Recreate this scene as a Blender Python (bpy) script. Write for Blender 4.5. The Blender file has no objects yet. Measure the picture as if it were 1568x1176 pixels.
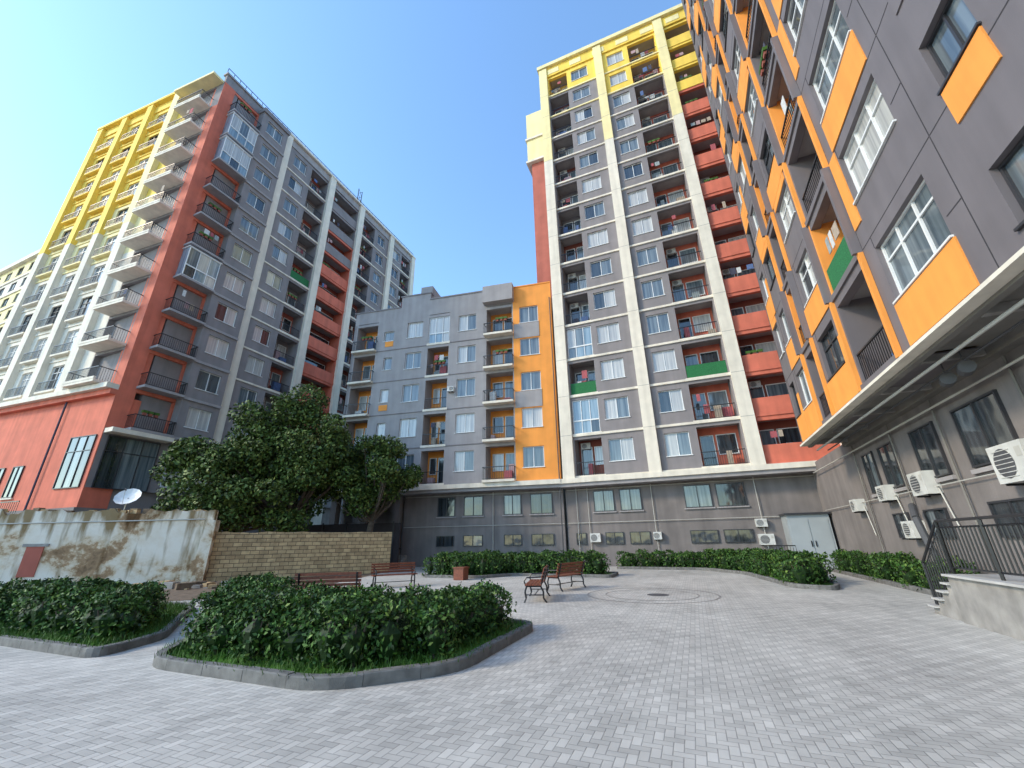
import bpy, math, random
import numpy as np
from mathutils import Vector, Matrix
random.seed(7); RNG=np.random.default_rng(7)
scene=bpy.context.scene
# ------------------------------------------------------------------ materials
MATS={}
def nt(name):
    m=bpy.data.materials.new(name); m.use_nodes=True
    t=m.node_tree; return m,t,t.nodes['Principled BSDF']
def pm(name,col,rough=.8,ns=3.0,amt=.12,bump=.0,bs=40,streak=.0,metal=0,spec=.5,coat=0):
    m,t,p=nt(name); N=t.nodes; L=t.links
    p.inputs['Roughness'].default_value=rough; p.inputs['Metallic'].default_value=metal
    p.inputs['Specular IOR Level'].default_value=spec
    p.inputs['Coat Weight'].default_value=coat
    g=N.new('ShaderNodeNewGeometry')
    n=N.new('ShaderNodeTexNoise'); n.inputs['Scale'].default_value=ns; n.inputs['Detail'].default_value=6
    L.new(g.outputs['Position'],n.inputs['Vector'])
    r=N.new('ShaderNodeMapRange'); r.inputs[1].default_value=.3; r.inputs[2].default_value=.7
    r.inputs[3].default_value=1-amt; r.inputs[4].default_value=1+amt
    L.new(n.outputs['Fac'],r.inputs[0])
    last=r.outputs[0]
    if streak>0:
        mp=N.new('ShaderNodeMapping'); mp.inputs['Scale'].default_value=(2.2,2.2,.18)
        L.new(g.outputs['Position'],mp.inputs['Vector'])
        n2=N.new('ShaderNodeTexNoise'); n2.inputs['Scale'].default_value=1.0; n2.inputs['Detail'].default_value=5
        L.new(mp.outputs[0],n2.inputs['Vector'])
        r2=N.new('ShaderNodeMapRange'); r2.inputs[1].default_value=.35; r2.inputs[2].default_value=.7
        r2.inputs[3].default_value=1+streak*.3; r2.inputs[4].default_value=1-streak
        L.new(n2.outputs['Fac'],r2.inputs[0])
        mu=N.new('ShaderNodeMath'); mu.operation='MULTIPLY'; L.new(last,mu.inputs[0]); L.new(r2.outputs[0],mu.inputs[1]); last=mu.outputs[0]
    mx=N.new('ShaderNodeVectorMath'); mx.operation='SCALE'; mx.inputs[0].default_value=col
    L.new(last,mx.inputs['Scale']); L.new(mx.outputs[0],p.inputs['Base Color'])
    if bump>0:
        n3=N.new('ShaderNodeTexNoise'); n3.inputs['Scale'].default_value=bs; n3.inputs['Detail'].default_value=4
        L.new(g.outputs['Position'],n3.inputs['Vector'])
        b=N.new('ShaderNodeBump'); b.inputs['Strength'].default_value=bump; b.inputs['Distance'].default_value=.02
        L.new(n3.outputs['Fac'],b.inputs['Height']); L.new(b.outputs[0],p.inputs['Normal'])
    MATS[name]=m; return m
pm('cream',(.77,.70,.58),.85,1.5,.07,.2,60,.14)
pm('grey',(.245,.222,.222),.85,1.2,.08,.2,60,.12)
pm('grey_light',(.345,.32,.315),.85,1.2,.08,.2,60,.12)
pm('base_grey',(.205,.18,.17),.85,1.2,.12,.3,30,.2)
pm('soffit_grey',(.20,.185,.165),.9,1.2,.15,.2,30,.1)
pm('panel_grey',(.165,.145,.15),.6,.8,.09,.1,60,.12)
pm('red',(.64,.165,.10),.85,1.2,.10,.2,60,.16)
pm('brick_red',(.45,.13,.09),.85,1.2,.10,.2,60,.14)
pm('orange',(.88,.33,.06),.8,1.2,.07,.2,60,.10)
pm('yellow',(.92,.63,.10),.8,1.2,.07,.2,60,.10)
pm('pale_yellow',(.87,.74,.38),.8,1.2,.07,.2,60,.10)
pm('brown_red',(.26,.075,.05),.85,1.2,.10)
pm('interior_dark',(.03,.028,.028),.9,1,.3)
pm('frame_white',(.75,.75,.73),.4,3,.05)
pm('frame_dark',(.035,.035,.04),.4,3,.1)
pm('black_iron',(.012,.012,.014),.35,5,.2)
pm('joint',(.045,.04,.045),.9)
pm('concrete',(.31,.29,.265),.9,3,.25,.4,60,.2)
pm('kerb_stone',(.155,.15,.14),.9,6,.3,.5,80)
pm('stone_tread',(.5,.48,.45),.6,4,.1,.1)
pm('wood_slat',(.19,.05,.022),.45,14,.3,.2,60)
pm('ac_white',(.62,.61,.57),.45,3,.1,0,40,.15)
pm('ac_dark',(.08,.08,.085),.6)
pm('pipe',(.50,.48,.43),.5,3,.06)
pm('green_mesh',(.02,.15,.05),.9,40,.4)
pm('metal_sheet',(.34,.37,.38),.5,1,.08)
pm('soil',(.15,.105,.068),.95,5,.4,.6,30)
pm('bark',(.10,.075,.055),.95,9,.3,.6,40)
pm('dish',(.7,.7,.68),.5)
for i,c in enumerate([(.4,.10,.11),(.10,.16,.32),(.6,.6,.58),(.42,.34,.26),(.06,.06,.09),(.45,.3,.3),(.3,.34,.34)]):
    pm('cloth%d'%i,c,.9,8,.15)
def glass(name,c1,c2,rough=.06,scale=6):
    m,t,p=nt(name); N=t.nodes; L=t.links
    g=N.new('ShaderNodeNewGeometry'); mp=N.new('ShaderNodeMapping'); mp.inputs['Scale'].default_value=(scale,scale,.25)
    L.new(g.outputs['Position'],mp.inputs['Vector'])
    n=N.new('ShaderNodeTexNoise'); n.inputs['Scale'].default_value=1; n.inputs['Detail'].default_value=3; L.new(mp.outputs[0],n.inputs['Vector'])
    r=N.new('ShaderNodeValToRGB'); r.color_ramp.elements[0].position=.35; r.color_ramp.elements[1].position=.65
    r.color_ramp.elements[0].color=(*c1,1); r.color_ramp.elements[1].color=(*c2,1)
    L.new(n.outputs['Fac'],r.inputs[0]); L.new(r.outputs[0],p.inputs['Base Color'])
    p.inputs['Roughness'].default_value=rough; p.inputs['Specular IOR Level'].default_value=1.0
    n4=N.new('ShaderNodeTexNoise'); n4.inputs['Scale'].default_value=.9; L.new(g.outputs['Position'],n4.inputs['Vector'])
    b=N.new('ShaderNodeBump'); b.inputs['Strength'].default_value=.25; b.inputs['Distance'].default_value=.05; L.new(n4.outputs['Fac'],b.inputs['Height']); L.new(b.outputs[0],p.inputs['Normal'])
    MATS[name]=m
glass('glass_dark',(.012,.016,.02),(.05,.06,.068))
glass('glass_mid',(.07,.09,.105),(.18,.215,.23))
glass('glass_curtain',(.34,.34,.33),(.55,.54,.50),.12,9)
glass('glass_blue',(.13,.20,.25),(.27,.36,.42))
# leaves
def leafmat(name,c):
    m,t,p=nt(name); N=t.nodes; L=t.links
    g=N.new('ShaderNodeNewGeometry'); n=N.new('ShaderNodeTexNoise'); n.inputs['Scale'].default_value=2.5
    L.new(g.outputs['Position'],n.inputs['Vector'])
    r=N.new('ShaderNodeMapRange'); r.inputs[1].default_value=.3; r.inputs[2].default_value=.7; r.inputs[3].default_value=.6; r.inputs[4].default_value=1.35
    L.new(n.outputs['Fac'],r.inputs[0])
    mx=N.new('ShaderNodeVectorMath'); mx.operation='SCALE'; mx.inputs[0].default_value=c
    L.new(r.outputs[0],mx.inputs['Scale']); L.new(mx.outputs[0],p.inputs['Base Color'])
    p.inputs['Roughness'].default_value=.6; p.inputs['Specular IOR Level'].default_value=.3
    MATS[name]=m
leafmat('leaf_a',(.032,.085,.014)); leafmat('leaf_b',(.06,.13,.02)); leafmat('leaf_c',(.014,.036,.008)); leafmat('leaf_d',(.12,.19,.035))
leafmat('tleaf_a',(.052,.095,.018)); leafmat('tleaf_b',(.09,.14,.026)); leafmat('tleaf_c',(.022,.044,.010)); leafmat('tleaf_d',(.15,.19,.045))
leafmat('grass',(.06,.16,.016))
# herringbone paving
def paving():
    m,t,p=nt('paving'); N=t.nodes; L=t.links
    def M(op,a,b=None,c=None):
        n=N.new('ShaderNodeMath'); n.operation=op
        for i,v in enumerate((a,b,c)):
            if v is None: continue
            if isinstance(v,(int,float)): n.inputs[i].default_value=v
            else: L.new(v,n.inputs[i])
        return n.outputs[0]
    g=N.new('ShaderNodeNewGeometry'); mp=N.new('ShaderNodeMapping'); mp.inputs['Scale'].default_value=(12,12,12)
    L.new(g.outputs['Position'],mp.inputs['Vector']); s=N.new('ShaderNodeSeparateXYZ'); L.new(mp.outputs[0],s.inputs[0])
    x,y=s.outputs[0],s.outputs[1]
    i=M('FLOOR',x); j=M('FLOOR',y); fx=M('SUBTRACT',x,i); fy=M('SUBTRACT',y,j)
    k=M('FLOORED_MODULO',M('SUBTRACT',i,j),4)
    is0=M('COMPARE',k,0,.1); is1=M('COMPARE',k,1,.1); is2=M('COMPARE',k,2,.1); is3=M('COMPARE',k,3,.1)
    ver=M('ADD',is2,is3)
    dx0=M('ADD',fx,M('MULTIPLY',is1,9)); dx1=M('ADD',M('SUBTRACT',1,fx),M('MULTIPLY',is0,9))
    dy0=M('ADD',fy,M('MULTIPLY',is2,9)); dy1=M('ADD',M('SUBTRACT',1,fy),M('MULTIPLY',is3,9))
    d=M('MINIMUM',M('MINIMUM',dx0,dx1),M('MINIMUM',dy0,dy1))
    joint=N.new('ShaderNodeMapRange'); joint.inputs[1].default_value=.02; joint.inputs[2].default_value=.09; L.new(d,joint.inputs[0])
    ii=M('SUBTRACT',i,is1); jj=M('SUBTRACT',j,is2)
    cb=N.new('ShaderNodeCombineXYZ'); L.new(ii,cb.inputs[0]); L.new(jj,cb.inputs[1])
    wn=N.new('ShaderNodeTexWhiteNoise'); wn.noise_dimensions='2D'; L.new(cb.outputs[0],wn.inputs['Vector'])
    val=M('ADD',M('MULTIPLY',wn.outputs['Value'],.17),M('MULTIPLY',ver,.10))
    n=N.new('ShaderNodeTexNoise'); n.inputs['Scale'].default_value=.35; n.inputs['Detail'].default_value=6; L.new(g.outputs['Position'],n.inputs['Vector'])
    n2=N.new('ShaderNodeTexNoise'); n2.inputs['Scale'].default_value=2.2; n2.inputs['Detail'].default_value=8; L.new(g.outputs['Position'],n2.inputs['Vector'])
    val=M('ADD',val,M('ADD',M('MULTIPLY',n.outputs['Fac'],.8),M('MULTIPLY',n2.outputs['Fac'],.45)))
    val=M('ADD',val,.15)
    # drifts of dust in diagonal laying rows
    mp2=N.new('ShaderNodeMapping'); mp2.inputs['Rotation'].default_value=(0,0,math.radians(45)); mp2.inputs['Scale'].default_value=(3.2,.22,1); L.new(g.outputs['Position'],mp2.inputs['Vector'])
    n5=N.new('ShaderNodeTexNoise'); n5.inputs['Scale'].default_value=1; n5.inputs['Detail'].default_value=3; L.new(mp2.outputs[0],n5.inputs['Vector'])
    val=M('ADD',val,M('MULTIPLY',M('SUBTRACT',n5.outputs['Fac'],.5),.35))
    val=M('MULTIPLY',val,M('ADD',M('MULTIPLY',joint.outputs[0],.38),.62))
    sc=N.new('ShaderNodeVectorMath'); sc.operation='SCALE'; sc.inputs[0].default_value=(.53,.505,.455); L.new(val,sc.inputs['Scale'])
    L.new(sc.outputs[0],p.inputs['Base Color']); p.inputs['Roughness'].default_value=.75
    b=N.new('ShaderNodeBump'); b.inputs['Strength'].default_value=.4; b.inputs['Distance'].default_value=.006
    L.new(joint.outputs[0],b.inputs['Height']); L.new(b.outputs[0],p.inputs['Normal'])
    MATS['paving']=m
paving()
def brickmat(name,c1,c2,cm,sx,sy,rot):
    m,t,p=nt(name); N=t.nodes; L=t.links
    g=N.new('ShaderNodeNewGeometry'); s=N.new('ShaderNodeSeparateXYZ'); 
    r=N.new('ShaderNodeVectorRotate'); r.rotation_type='Z_AXIS'; r.inputs['Angle'].default_value=rot
    L.new(g.outputs['Position'],r.inputs['Vector']); L.new(r.outputs[0],s.inputs[0])
    c=N.new('ShaderNodeCombineXYZ'); L.new(s.outputs[0],c.inputs[0]); L.new(s.outputs[2],c.inputs[1])
    b=N.new('ShaderNodeTexBrick'); b.inputs['Scale'].default_value=1; b.inputs['Brick Width'].default_value=sx; b.inputs['Row Height'].default_value=sy
    b.inputs['Mortar Size'].default_value=.014; b.inputs['Color1'].default_value=(*c1,1); b.inputs['Color2'].default_value=(*c2,1); b.inputs['Mortar'].default_value=(*cm,1)
    L.new(c.outputs[0],b.inputs['Vector'])
    n=N.new('ShaderNodeTexNoise'); n.inputs['Scale'].default_value=3; n.inputs['Detail'].default_value=8; L.new(g.outputs['Position'],n.inputs['Vector'])
    mx=N.new('ShaderNodeMixRGB'); mx.blend_type='OVERLAY'; mx.inputs[0].default_value=.6; L.new(b.outputs[0],mx.inputs[1]); L.new(n.outputs['Fac'],mx.inputs[2])
    L.new(mx.outputs[0],p.inputs['Base Color']); p.inputs['Roughness'].default_value=.95
    bp=N.new('ShaderNodeBump'); bp.inputs['Strength'].default_value=.8; bp.inputs['Distance'].default_value=.03; L.new(b.outputs['Fac'],bp.inputs['Height']); bp.invert=True
    L.new(bp.outputs[0],p.inputs['Normal']); MATS[name]=m
WALL_ANG=math.atan2(22.1-15.0,-17.4+23.0)
brickmat('limestone',(.54,.38,.20),(.37,.25,.13),(.16,.115,.07),.42,.20,-WALL_ANG)
def plaster():
    m,t,p=nt('old_plaster'); N=t.nodes; L=t.links
    g=N.new('ShaderNodeNewGeometry')
    n=N.new('ShaderNodeTexNoise'); n.inputs['Scale'].default_value=.45; n.inputs['Detail'].default_value=12; n.inputs['Roughness'].default_value=.68; n.inputs['Distortion'].default_value=.2
    L.new(g.outputs['Position'],n.inputs['Vector'])
    r=N.new('ShaderNodeValToRGB'); e=r.color_ramp.elements
    e[0].position=.34; e[0].color=(.20,.125,.07,1); e[1].position=.60; e[1].color=(.84,.77,.66,1)
    for pos,c in ((.42,(.42,.27,.15,1)),(.445,(.66,.53,.37,1)),(.50,(.78,.69,.56,1))):
        q=e.new(pos); q.color=c
    L.new(n.outputs['Fac'],r.inputs[0])
    mp=N.new('ShaderNodeMapping'); mp.inputs['Scale'].default_value=(2.5,2.5,.4); L.new(g.outputs['Position'],mp.inputs['Vector'])
    n2=N.new('ShaderNodeTexNoise'); n2.inputs['Scale'].default_value=1; n2.inputs['Detail'].default_value=9; L.new(mp.outputs[0],n2.inputs['Vector'])
    s=N.new('ShaderNodeSeparateXYZ'); L.new(g.outputs['Position'],s.inputs[0])
    mz=N.new('ShaderNodeMapRange'); mz.inputs[1].default_value=1.9; mz.inputs[2].default_value=3.5; mz.inputs[3].default_value=-.05; mz.inputs[4].default_value=.17; L.new(s.outputs[2],mz.inputs[0])
    ad=N.new('ShaderNodeMath'); L.new(n2.outputs['Fac'],ad.inputs[0]); L.new(mz.outputs[0],ad.inputs[1])
    mx=N.new('ShaderNodeMixRGB'); mx.blend_type='MULTIPLY'; mx.inputs[0].default_value=1
    r2=N.new('ShaderNodeValToRGB'); r2.color_ramp.elements[0].position=.50; r2.color_ramp.elements[0].color=(1,1,1,1); r2.color_ramp.elements[1].position=.66; r2.color_ramp.elements[1].color=(.36,.28,.17,1); L.new(ad.outputs[0],r2.inputs[0])
    L.new(r.outputs[0],mx.inputs[1]); L.new(r2.outputs[0],mx.inputs[2]); L.new(mx.outputs[0],p.inputs['Base Color']); p.inputs['Roughness'].default_value=.95
    bp=N.new('ShaderNodeBump'); bp.inputs['Strength'].default_value=.8; bp.inputs['Distance'].default_value=.08; L.new(n.outputs['Fac'],bp.inputs['Height']); L.new(bp.outputs[0],p.inputs['Normal'])
    MATS['old_plaster']=m
plaster()
# ------------------------------------------------------------------ mesh builder
class Frame:
    def __init__(s,o,u,n):
        s.o=Vector((o[0],o[1],0)); s.u=Vector((u[0],u[1],0)).normalized(); s.n=Vector((n[0],n[1],0)).normalized()
    def P(s,a,d,z): 
        v=s.o+s.u*a+s.n*d; return (v.x,v.y,z)
W=Frame((0,0),(1,0),(0,1))
class MB:
    def __init__(s): s.g={}
    def add(s,mat,vs,fs):
        V,F=s.g.setdefault(mat,([],[])); o=len(V); V.extend(vs); F.extend([tuple(i+o for i in f) for f in fs])
    def box(s,F,a0,a1,d0,d1,z0,z1,mat):
        if a1-a0<1e-4 or z1-z0<1e-4: return
        vs=[F.P(a,d,z) for z in (z0,z1) for d in (d0,d1) for a in (a0,a1)]
        s.add(mat,vs,[(0,1,3,2),(4,6,7,5),(0,4,5,1),(2,3,7,6),(0,2,6,4),(1,5,7,3)])
    def tube(s,p,q,r,mat,n=6,r2=None):
        p=Vector(p);q=Vector(q); d=(q-p)
        if d.length<1e-5: return
        d.normalize(); up=Vector((0,0,1)) if abs(d.z)<.9 else Vector((1,0,0)); x=d.cross(up).normalized(); y=d.cross(x)
        r2=r if r2 is None else r2
        vs=[];
        for c,rr in ((p,r),(q,r2)):
            for i in range(n):
                t=2*math.pi*i/n; v=c+x*math.cos(t)*rr+y*math.sin(t)*rr; vs.append(tuple(v))
        fs=[(i,(i+1)%n,n+(i+1)%n,n+i) for i in range(n)]+[tuple(range(n))[::-1],tuple(range(n,2*n))]
        s.add(mat,vs,fs)
    def build(s,name,names=None,loc=None):
        e=bpy.data.objects.new(name,None); scene.collection.objects.link(e)
        for k,(V,F) in s.g.items():
            me=bpy.data.meshes.new(k); me.from_pydata(V,[],F); me.materials.append(MATS[k]); me.update()
            o=bpy.data.objects.new((names or {}).get(k,k+'_parts'),me); scene.collection.objects.link(o); o.parent=e
        return e
NM={'cream':'cream_pilasters','grey':'grey_walls','base_grey':'base_walls','panel_grey':'cladding_panels','red':'red_walls','orange':'orange_walls','yellow':'yellow_walls','soffit_grey':'soffit',
'frame_white':'window_frames','frame_dark':'dark_window_frames','glass_dark':'window_glass','glass_mid':'tinted_window_glass','glass_curtain':'curtained_windows','glass_blue':'balcony_glazing','black_iron':'balcony_railings','interior_dark':'inner_core','ac_white':'air_conditioners'}
R=1.35
def rglass():
    return random.choices(['glass_dark','glass_mid','glass_curtain'],[.2,.42,.38])[0]
def pane(mb,F,a0,a1,z0,z1,d,fr='frame_white',mull=2,transom=None,gl=None):
    t=.05
    n=mull; w=(a1-a0)/n
    g0=gl or rglass()
    for i in range(n):
        g=g0 if random.random()<.65 else rglass()
        if gl and gl!='glass_blue': g=gl if random.random()<.8 else 'glass_mid'
        mb.box(F,a0+i*w+.001,a0+(i+1)*w-.001,d-.02,d,z0,z1,g)
    mb.box(F,a0,a1,d-.03,d+.05,z0,z0+t,fr); mb.box(F,a0,a1,d-.03,d+.05,z1-t,z1,fr)
    for i in range(n+1):
        c=min(max(a0+i*w,a0+t/2),a1-t/2); mb.box(F,c-t/2,c+t/2,d-.028,d+.046,z0+t,z1-t,fr)
    if transom: 
        zt=z0+(z1-z0)*transom; mb.box(F,a0+t,a1-t,d-.026,d+.042,zt-t/2,zt+t/2,fr)
def ac(mb,F,a,d,z,w=.8,h=.55,dp=.3):
    mb.box(F,a,a+w,d,d+dp,z,z+h,'ac_white')
    cx=a+w*.38; n=16; vs=[F.P(cx,d+dp+.006,z+h*.5)]+[F.P(cx+math.cos(2*math.pi*i/n)*h*.40,d+dp+.006,z+h*.5+math.sin(2*math.pi*i/n)*h*.40) for i in range(n)]
    mb.add('ac_dark',vs,[(0,i+1,(i+1)%n+1) for i in range(n)])
    for i in range(7): mb.box(F,cx-h*.37,cx+h*.37,d+dp+.008,d+dp+.016,z+h*(.14+i*.115),z+h*(.14+i*.115)+.016,'ac_white')
    mb.box(F,a+w*.79,a+w*.94,d+dp+.002,d+dp+.006,z+h*.6,z+h*.85,'pipe')
    for q in (a+.1,a+w-.13): mb.box(F,q,q+.03,d-.02,d+dp*.9,z-.05,z-.003,'black_iron')
def wincell(mb,F,s0,s1,w0,w1,zb,fh,wall,sill=.95,head=2.5,fr='frame_white',mull=2,transom=None,spand=None,th=.28):
    mb.box(F,s0,s1,-th,0,zb,zb+sill,spand or wall); mb.box(F,s0,s1,-th,0,zb+head,zb+fh,wall)
    mb.box(F,s0,w0,-th,0,zb+sill,zb+head,wall); mb.box(F,w1,s1,-th,0,zb+sill,zb+head,wall)
    pane(mb,F,w0,w1,zb+sill,zb+head,-.16,fr,mull,transom)
    mb.box(F,w0-.05,w1+.05,-.1,.06,zb+sill-.04,zb+sill+.004,fr)
def railing(mb,F,a0,a1,d,z,h=1.0,sp=.13,mat='black_iron',t=.018):
    mb.box(F,a0,a1,d-.03,d+.02,z+h-.05,z+h,mat); mb.box(F,a0,a1,d-.025,d+.015,z+.06,z+.09,mat)
    n=max(1,int((a1-a0)/sp))
    for i in range(n+1):
        c=a0+(a1-a0)*i/n; mb.box(F,c-t/2,c+t/2,d-.015,d+.005,z+.09,z+h-.05,mat)
def clutter(mb,F,a0,a1,d,zb):
    r=random.random()
    if r<.38:
        n=random.randint(2,4); x=a0+random.uniform(.15,.6)
        for i in range(n):
            w=random.uniform(.2,.42); 
            if x+w>a1-.1: break
            h=random.uniform(.3,.65); zt=zb+random.choice([2.0,2.05,1.2])
            mb.box(F,x,x+w,d-.12,d-.1,zt-h,zt,'cloth%d'%random.randint(0,6)); x+=w+random.uniform(.02,.15)
    for _ in range(2):
        if random.random()<.4:
            w=random.uniform(.25,.7); x=random.uniform(a0+.1,max(a0+.11,a1-w-.1)); y0=random.uniform(-R+.1,-.7); mb.box(F,x,x+w,y0,y0+.4,zb+.1,zb+random.uniform(.5,1.5),'cloth%d'%random.randint(0,6))
    if random.random()<.12:
        # flower pots on the rail
        for q in range(3): mb.box(F,a0+.3+q*.35,a0+.5+q*.35,d-.1,d+.08,zb+1.08,zb+1.25,'brown_red'); mb.box(F,a0+.25+q*.35,a0+.55+q*.35,d-.13,d+.1,zb+1.252,zb+1.42,'leaf_b')
def balcony(mb,F,s0,s1,zb,fh,wall,back,proj=.0,rail='bars',slab='cream',glaze=None,lintel=None):
    mb.box(F,s0,s1,-R-.12,-R,zb,zb+fh,back)
    mb.box(F,s0,s0+.1,-R,-.003,zb+.12,zb+fh-.003,back if lintel else wall); mb.box(F,s1-.1,s1,-R,-.003,zb+.12,zb+fh-.003,back if lintel else wall)
    mb.box(F,s0+.1,s1-.1,-R,-.29,zb+fh-.14,zb+fh-.002,'grey_light')
    mb.box(F,s0,s1,-R,proj+.06,zb-.06,zb+.12,slab)
    mb.box(F,s0,s1,-.28,-.005,zb+fh-.32,zb+fh-.06,wall)
    w=s1-s0
    dw=min(.85,w*.4); pane(mb,F,s0+.25,s0+.25+dw,zb+.14,zb+2.35,-R+.05,'frame_white',1,None,random.choice(['glass_dark','glass_mid']))
    if w>1.7: pane(mb,F,s0+.4+dw,s1-.3,zb+1.0,zb+2.35,-R+.05,'frame_white',1,None)
    d=proj if proj>0 else -.08
    if glaze is None: glaze=random.random()<.05
    if glaze:
        pane(mb,F,s0+.1,s1-.1,zb+.12,zb+1.1,d-.04,'frame_white',3,None,'glass_blue'); pane(mb,F,s0+.1,s1-.1,zb+1.1,zb+fh-.34,d-.04,'frame_white',3,None,random.choice(['glass_blue','glass_curtain']))
        if proj>.3:
            for q in (s0+.1,s1-.12): mb.box(F,q,q+.02,.0,d-.07,zb+.12,zb+fh-.34,'glass_blue')
            mb.box(F,s0,s1,0,proj+.05,zb+fh-.34,zb+fh-.28,'frame_white')
    elif rail=='bars':
        railing(mb,F,s0+(.1 if proj<=0 else .02),s1-(.1 if proj<=0 else .02),d,zb+.12,.95)
    elif rail.startswith('solid:'):
        mb.box(F,s0,s1,-.14 if proj<=0 else proj-.12,proj+.02,zb+.12,zb+1.15,rail[6:])
    elif rail=='green':
        railing(mb,F,s0+.1,s1-.1,d,zb+.12,.95); mb.box(F,s0+.12,s1-.12,d+.022,d+.04,zb+.16,zb+1.04,'green_mesh')
    if proj>.3 and not glaze:
        for q in (s0+.03,s1-.03):
            mb.box(F,q-.02,q+.02,0,proj-.03,zb+1.02,zb+1.07,'black_iron')
            k=int(proj/.14)
            for i in range(1,k): mb.box(F,q-.009,q+.009,i*.14,i*.14+.018,zb+.12,zb+1.02,'black_iron')
    if not glaze: clutter(mb,F,s0+.12,s1-.12,d,zb)
    if random.random()<.3: ac(mb,F,s0+.3,-R+.01,zb+2.2,.7,.45,.25)
# ------------------------------------------------------------------ TOWER
AT=29.0
mb=MB(); F=Frame((0,AT),(1,0),(0,-1))
Z0=5.75; fh=3.02; NF=14
XR=13.0
for k in range(NF):
    zb=Z0+k*fh
    wl='yellow' if k>=13 else 'grey'; wr='yellow' if k>=12 else 'grey'
    balcony(mb,F,-7.1,-4.95,zb,fh,wl,'yellow' if k>=13 else ('grey' if k%3 else 'brown_red'),rail='green' if k==2 else 'bars',glaze=(k in(3,1)) or None if k!=2 else False)
    wincell(mb,F,-4.95,-2.1,-4.6,-2.9,zb,fh,wl)
    wincell(mb,F,-1.3,1.1,-.85,.7,zb,fh,wr)
    balcony(mb,F,1.1,3.85,zb,fh,wr,'yellow' if k>=13 else 'red',rail='green' if k==2 else 'bars',glaze=False)
    cr='yellow' if k>=11 else 'red'
    balcony(mb,F,4.65,8.6,zb,fh,cr,'brown_red' if k<11 else 'yellow',rail='solid:'+cr,slab=cr,glaze=False)
    balcony(mb,F,9.2,XR,zb,fh,cr,'brown_red' if k<11 else 'yellow',rail='solid:'+cr,slab=cr,glaze=False)
    lc='cream' if k<12 else 'pale_yellow'
    mb.box(F,-7.1,-2.1,.0,.10,zb-.1,zb+.06,lc); mb.box(F,-1.3,3.85,.0,.10,zb-.1,zb+.06,lc)
ZT=Z0+NF*fh
for a0,a1 in ((-7.95,-7.1),(-2.1,-1.3),(3.85,4.65),(8.6,9.2)):
    mb.box(F,a0,a1,-.3,.30,Z0-.05,Z0+10*fh,'cream'); mb.box(F,a0,a1,-.3,.30,Z0+10*fh,ZT+1.2,'pale_yellow')
    for k in range(1,NF): mb.box(F,a0+.01,a1-.01,.3,.303,Z0+k*fh-.012,Z0+k*fh+.012,'concrete')
mb.box(F,-7.95,XR,-.3,.14,ZT,ZT+1.3,'yellow')
for a in np.arange(-7,12,2.4): mb.box(F,a,a+1.2,.141,.18,ZT+.25,ZT+.95,'pale_yellow')
mb.box(F,-8.1,XR,-.5,.42,ZT+1.3,ZT+1.75,'pale_yellow')
mb.box(F,-6.0,-.5,-6,-1,ZT+1.75,ZT+3.0,'pale_yellow')
mb.box(F,-7.95,XR,-14,-R-.12,0.1,ZT+1.0,'grey')
mb.box(F,-7.95,-7.7,-R-.12,-.3,Z0,ZT,'cream')
mb.box(F,-8.2,XR,-1.2,.42,Z0-.38,Z0-.06,'cream'); mb.box(F,-8.2,XR,-1.2,.30,Z0-.62,Z0-.38,'grey_light')
F2=Frame((0,31.2),(1,0),(0,-1))
mb.box(F2,-10.0,-7.95,-9,0,20.5,39.5,'brick_red'); mb.box(F2,-10.35,-7.95,-9.2,.25,39.5,ZT-1.5,'pale_yellow')
for z in (39.2,42.5): mb.box(F2,-10.5,-7.95,-9.3,.4,z,z+.25,'cream')
base_d=-.7
mb.box(F,-8.1,XR,-R-.5,base_d,0,Z0-.62,'base_grey')
for (a0,a1) in ((-6.1,-4.7),(-4.3,-2.9),(-.2,1.4),(1.7,3.3)):
    pane(mb,F,a0,a1,3.45,4.85,base_d+.03,'frame_dark',2,None,random.choice(['glass_dark','glass_mid']))
    mb.box(F,a0-.1,a1+.1,base_d,base_d+.1,3.36,3.44,'grey_light')
for (a0,a1) in ((-7.5,-6.8),(-5.5,-4.3),(-3.9,-2.6),(-.2,1.4),(1.7,3.3)):
    pane(mb,F,a0,a1,1.35,2.1,base_d+.03,'frame_dark',2,None,'glass_dark')
for z in (4.98,2.75): mb.tube(F.P(-8,base_d+.1,z),F.P(XR,base_d+.1,z),.022,'pipe')
for a in (-7.3,-2.2,3.9,-6.5): mb.tube(F.P(a,base_d+.1,.3),F.P(a,base_d+.1,5.1),.025,'pipe')
ac(mb,F,-6.5,base_d,1.5,.7,.55); ac(mb,F,3.5,base_d,1.2,.8,.6); ac(mb,F,-2.4,base_d,1.6,.5,.45); ac(mb,F,3.5,base_d,2.2,.6,.45)
mb.build('apartment_tower',NM)
# metal door hut
mb=MB(); F=Frame((0,AT+.7),(1,0),(0,-1))
mb.box(F,4.9,6.9,0,1.5,0,2.75,'metal_sheet'); mb.box(F,4.8,7.0,-.0,1.65,2.75,2.85,'frame_dark')
mb.box(F,5.0,5.88,1.5,1.53,.25,2.5,'metal_sheet'); mb.box(F,5.92,6.8,1.5,1.53,.25,2.5,'metal_sheet'); mb.box(F,5.78,5.82,1.53,1.58,1.1,1.4,'black_iron'); mb.box(F,5.98,6.02,1.53,1.58,1.1,1.4,'black_iron')
for sx in (4.0,7.4):
    railing(mb,F,sx-.0,sx+.9,2.2,.0,1.2,.12)
mb.build('utility_entrance',{'metal_sheet':'door_leaves','frame_dark':'roof','black_iron':'handrails'})
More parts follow.
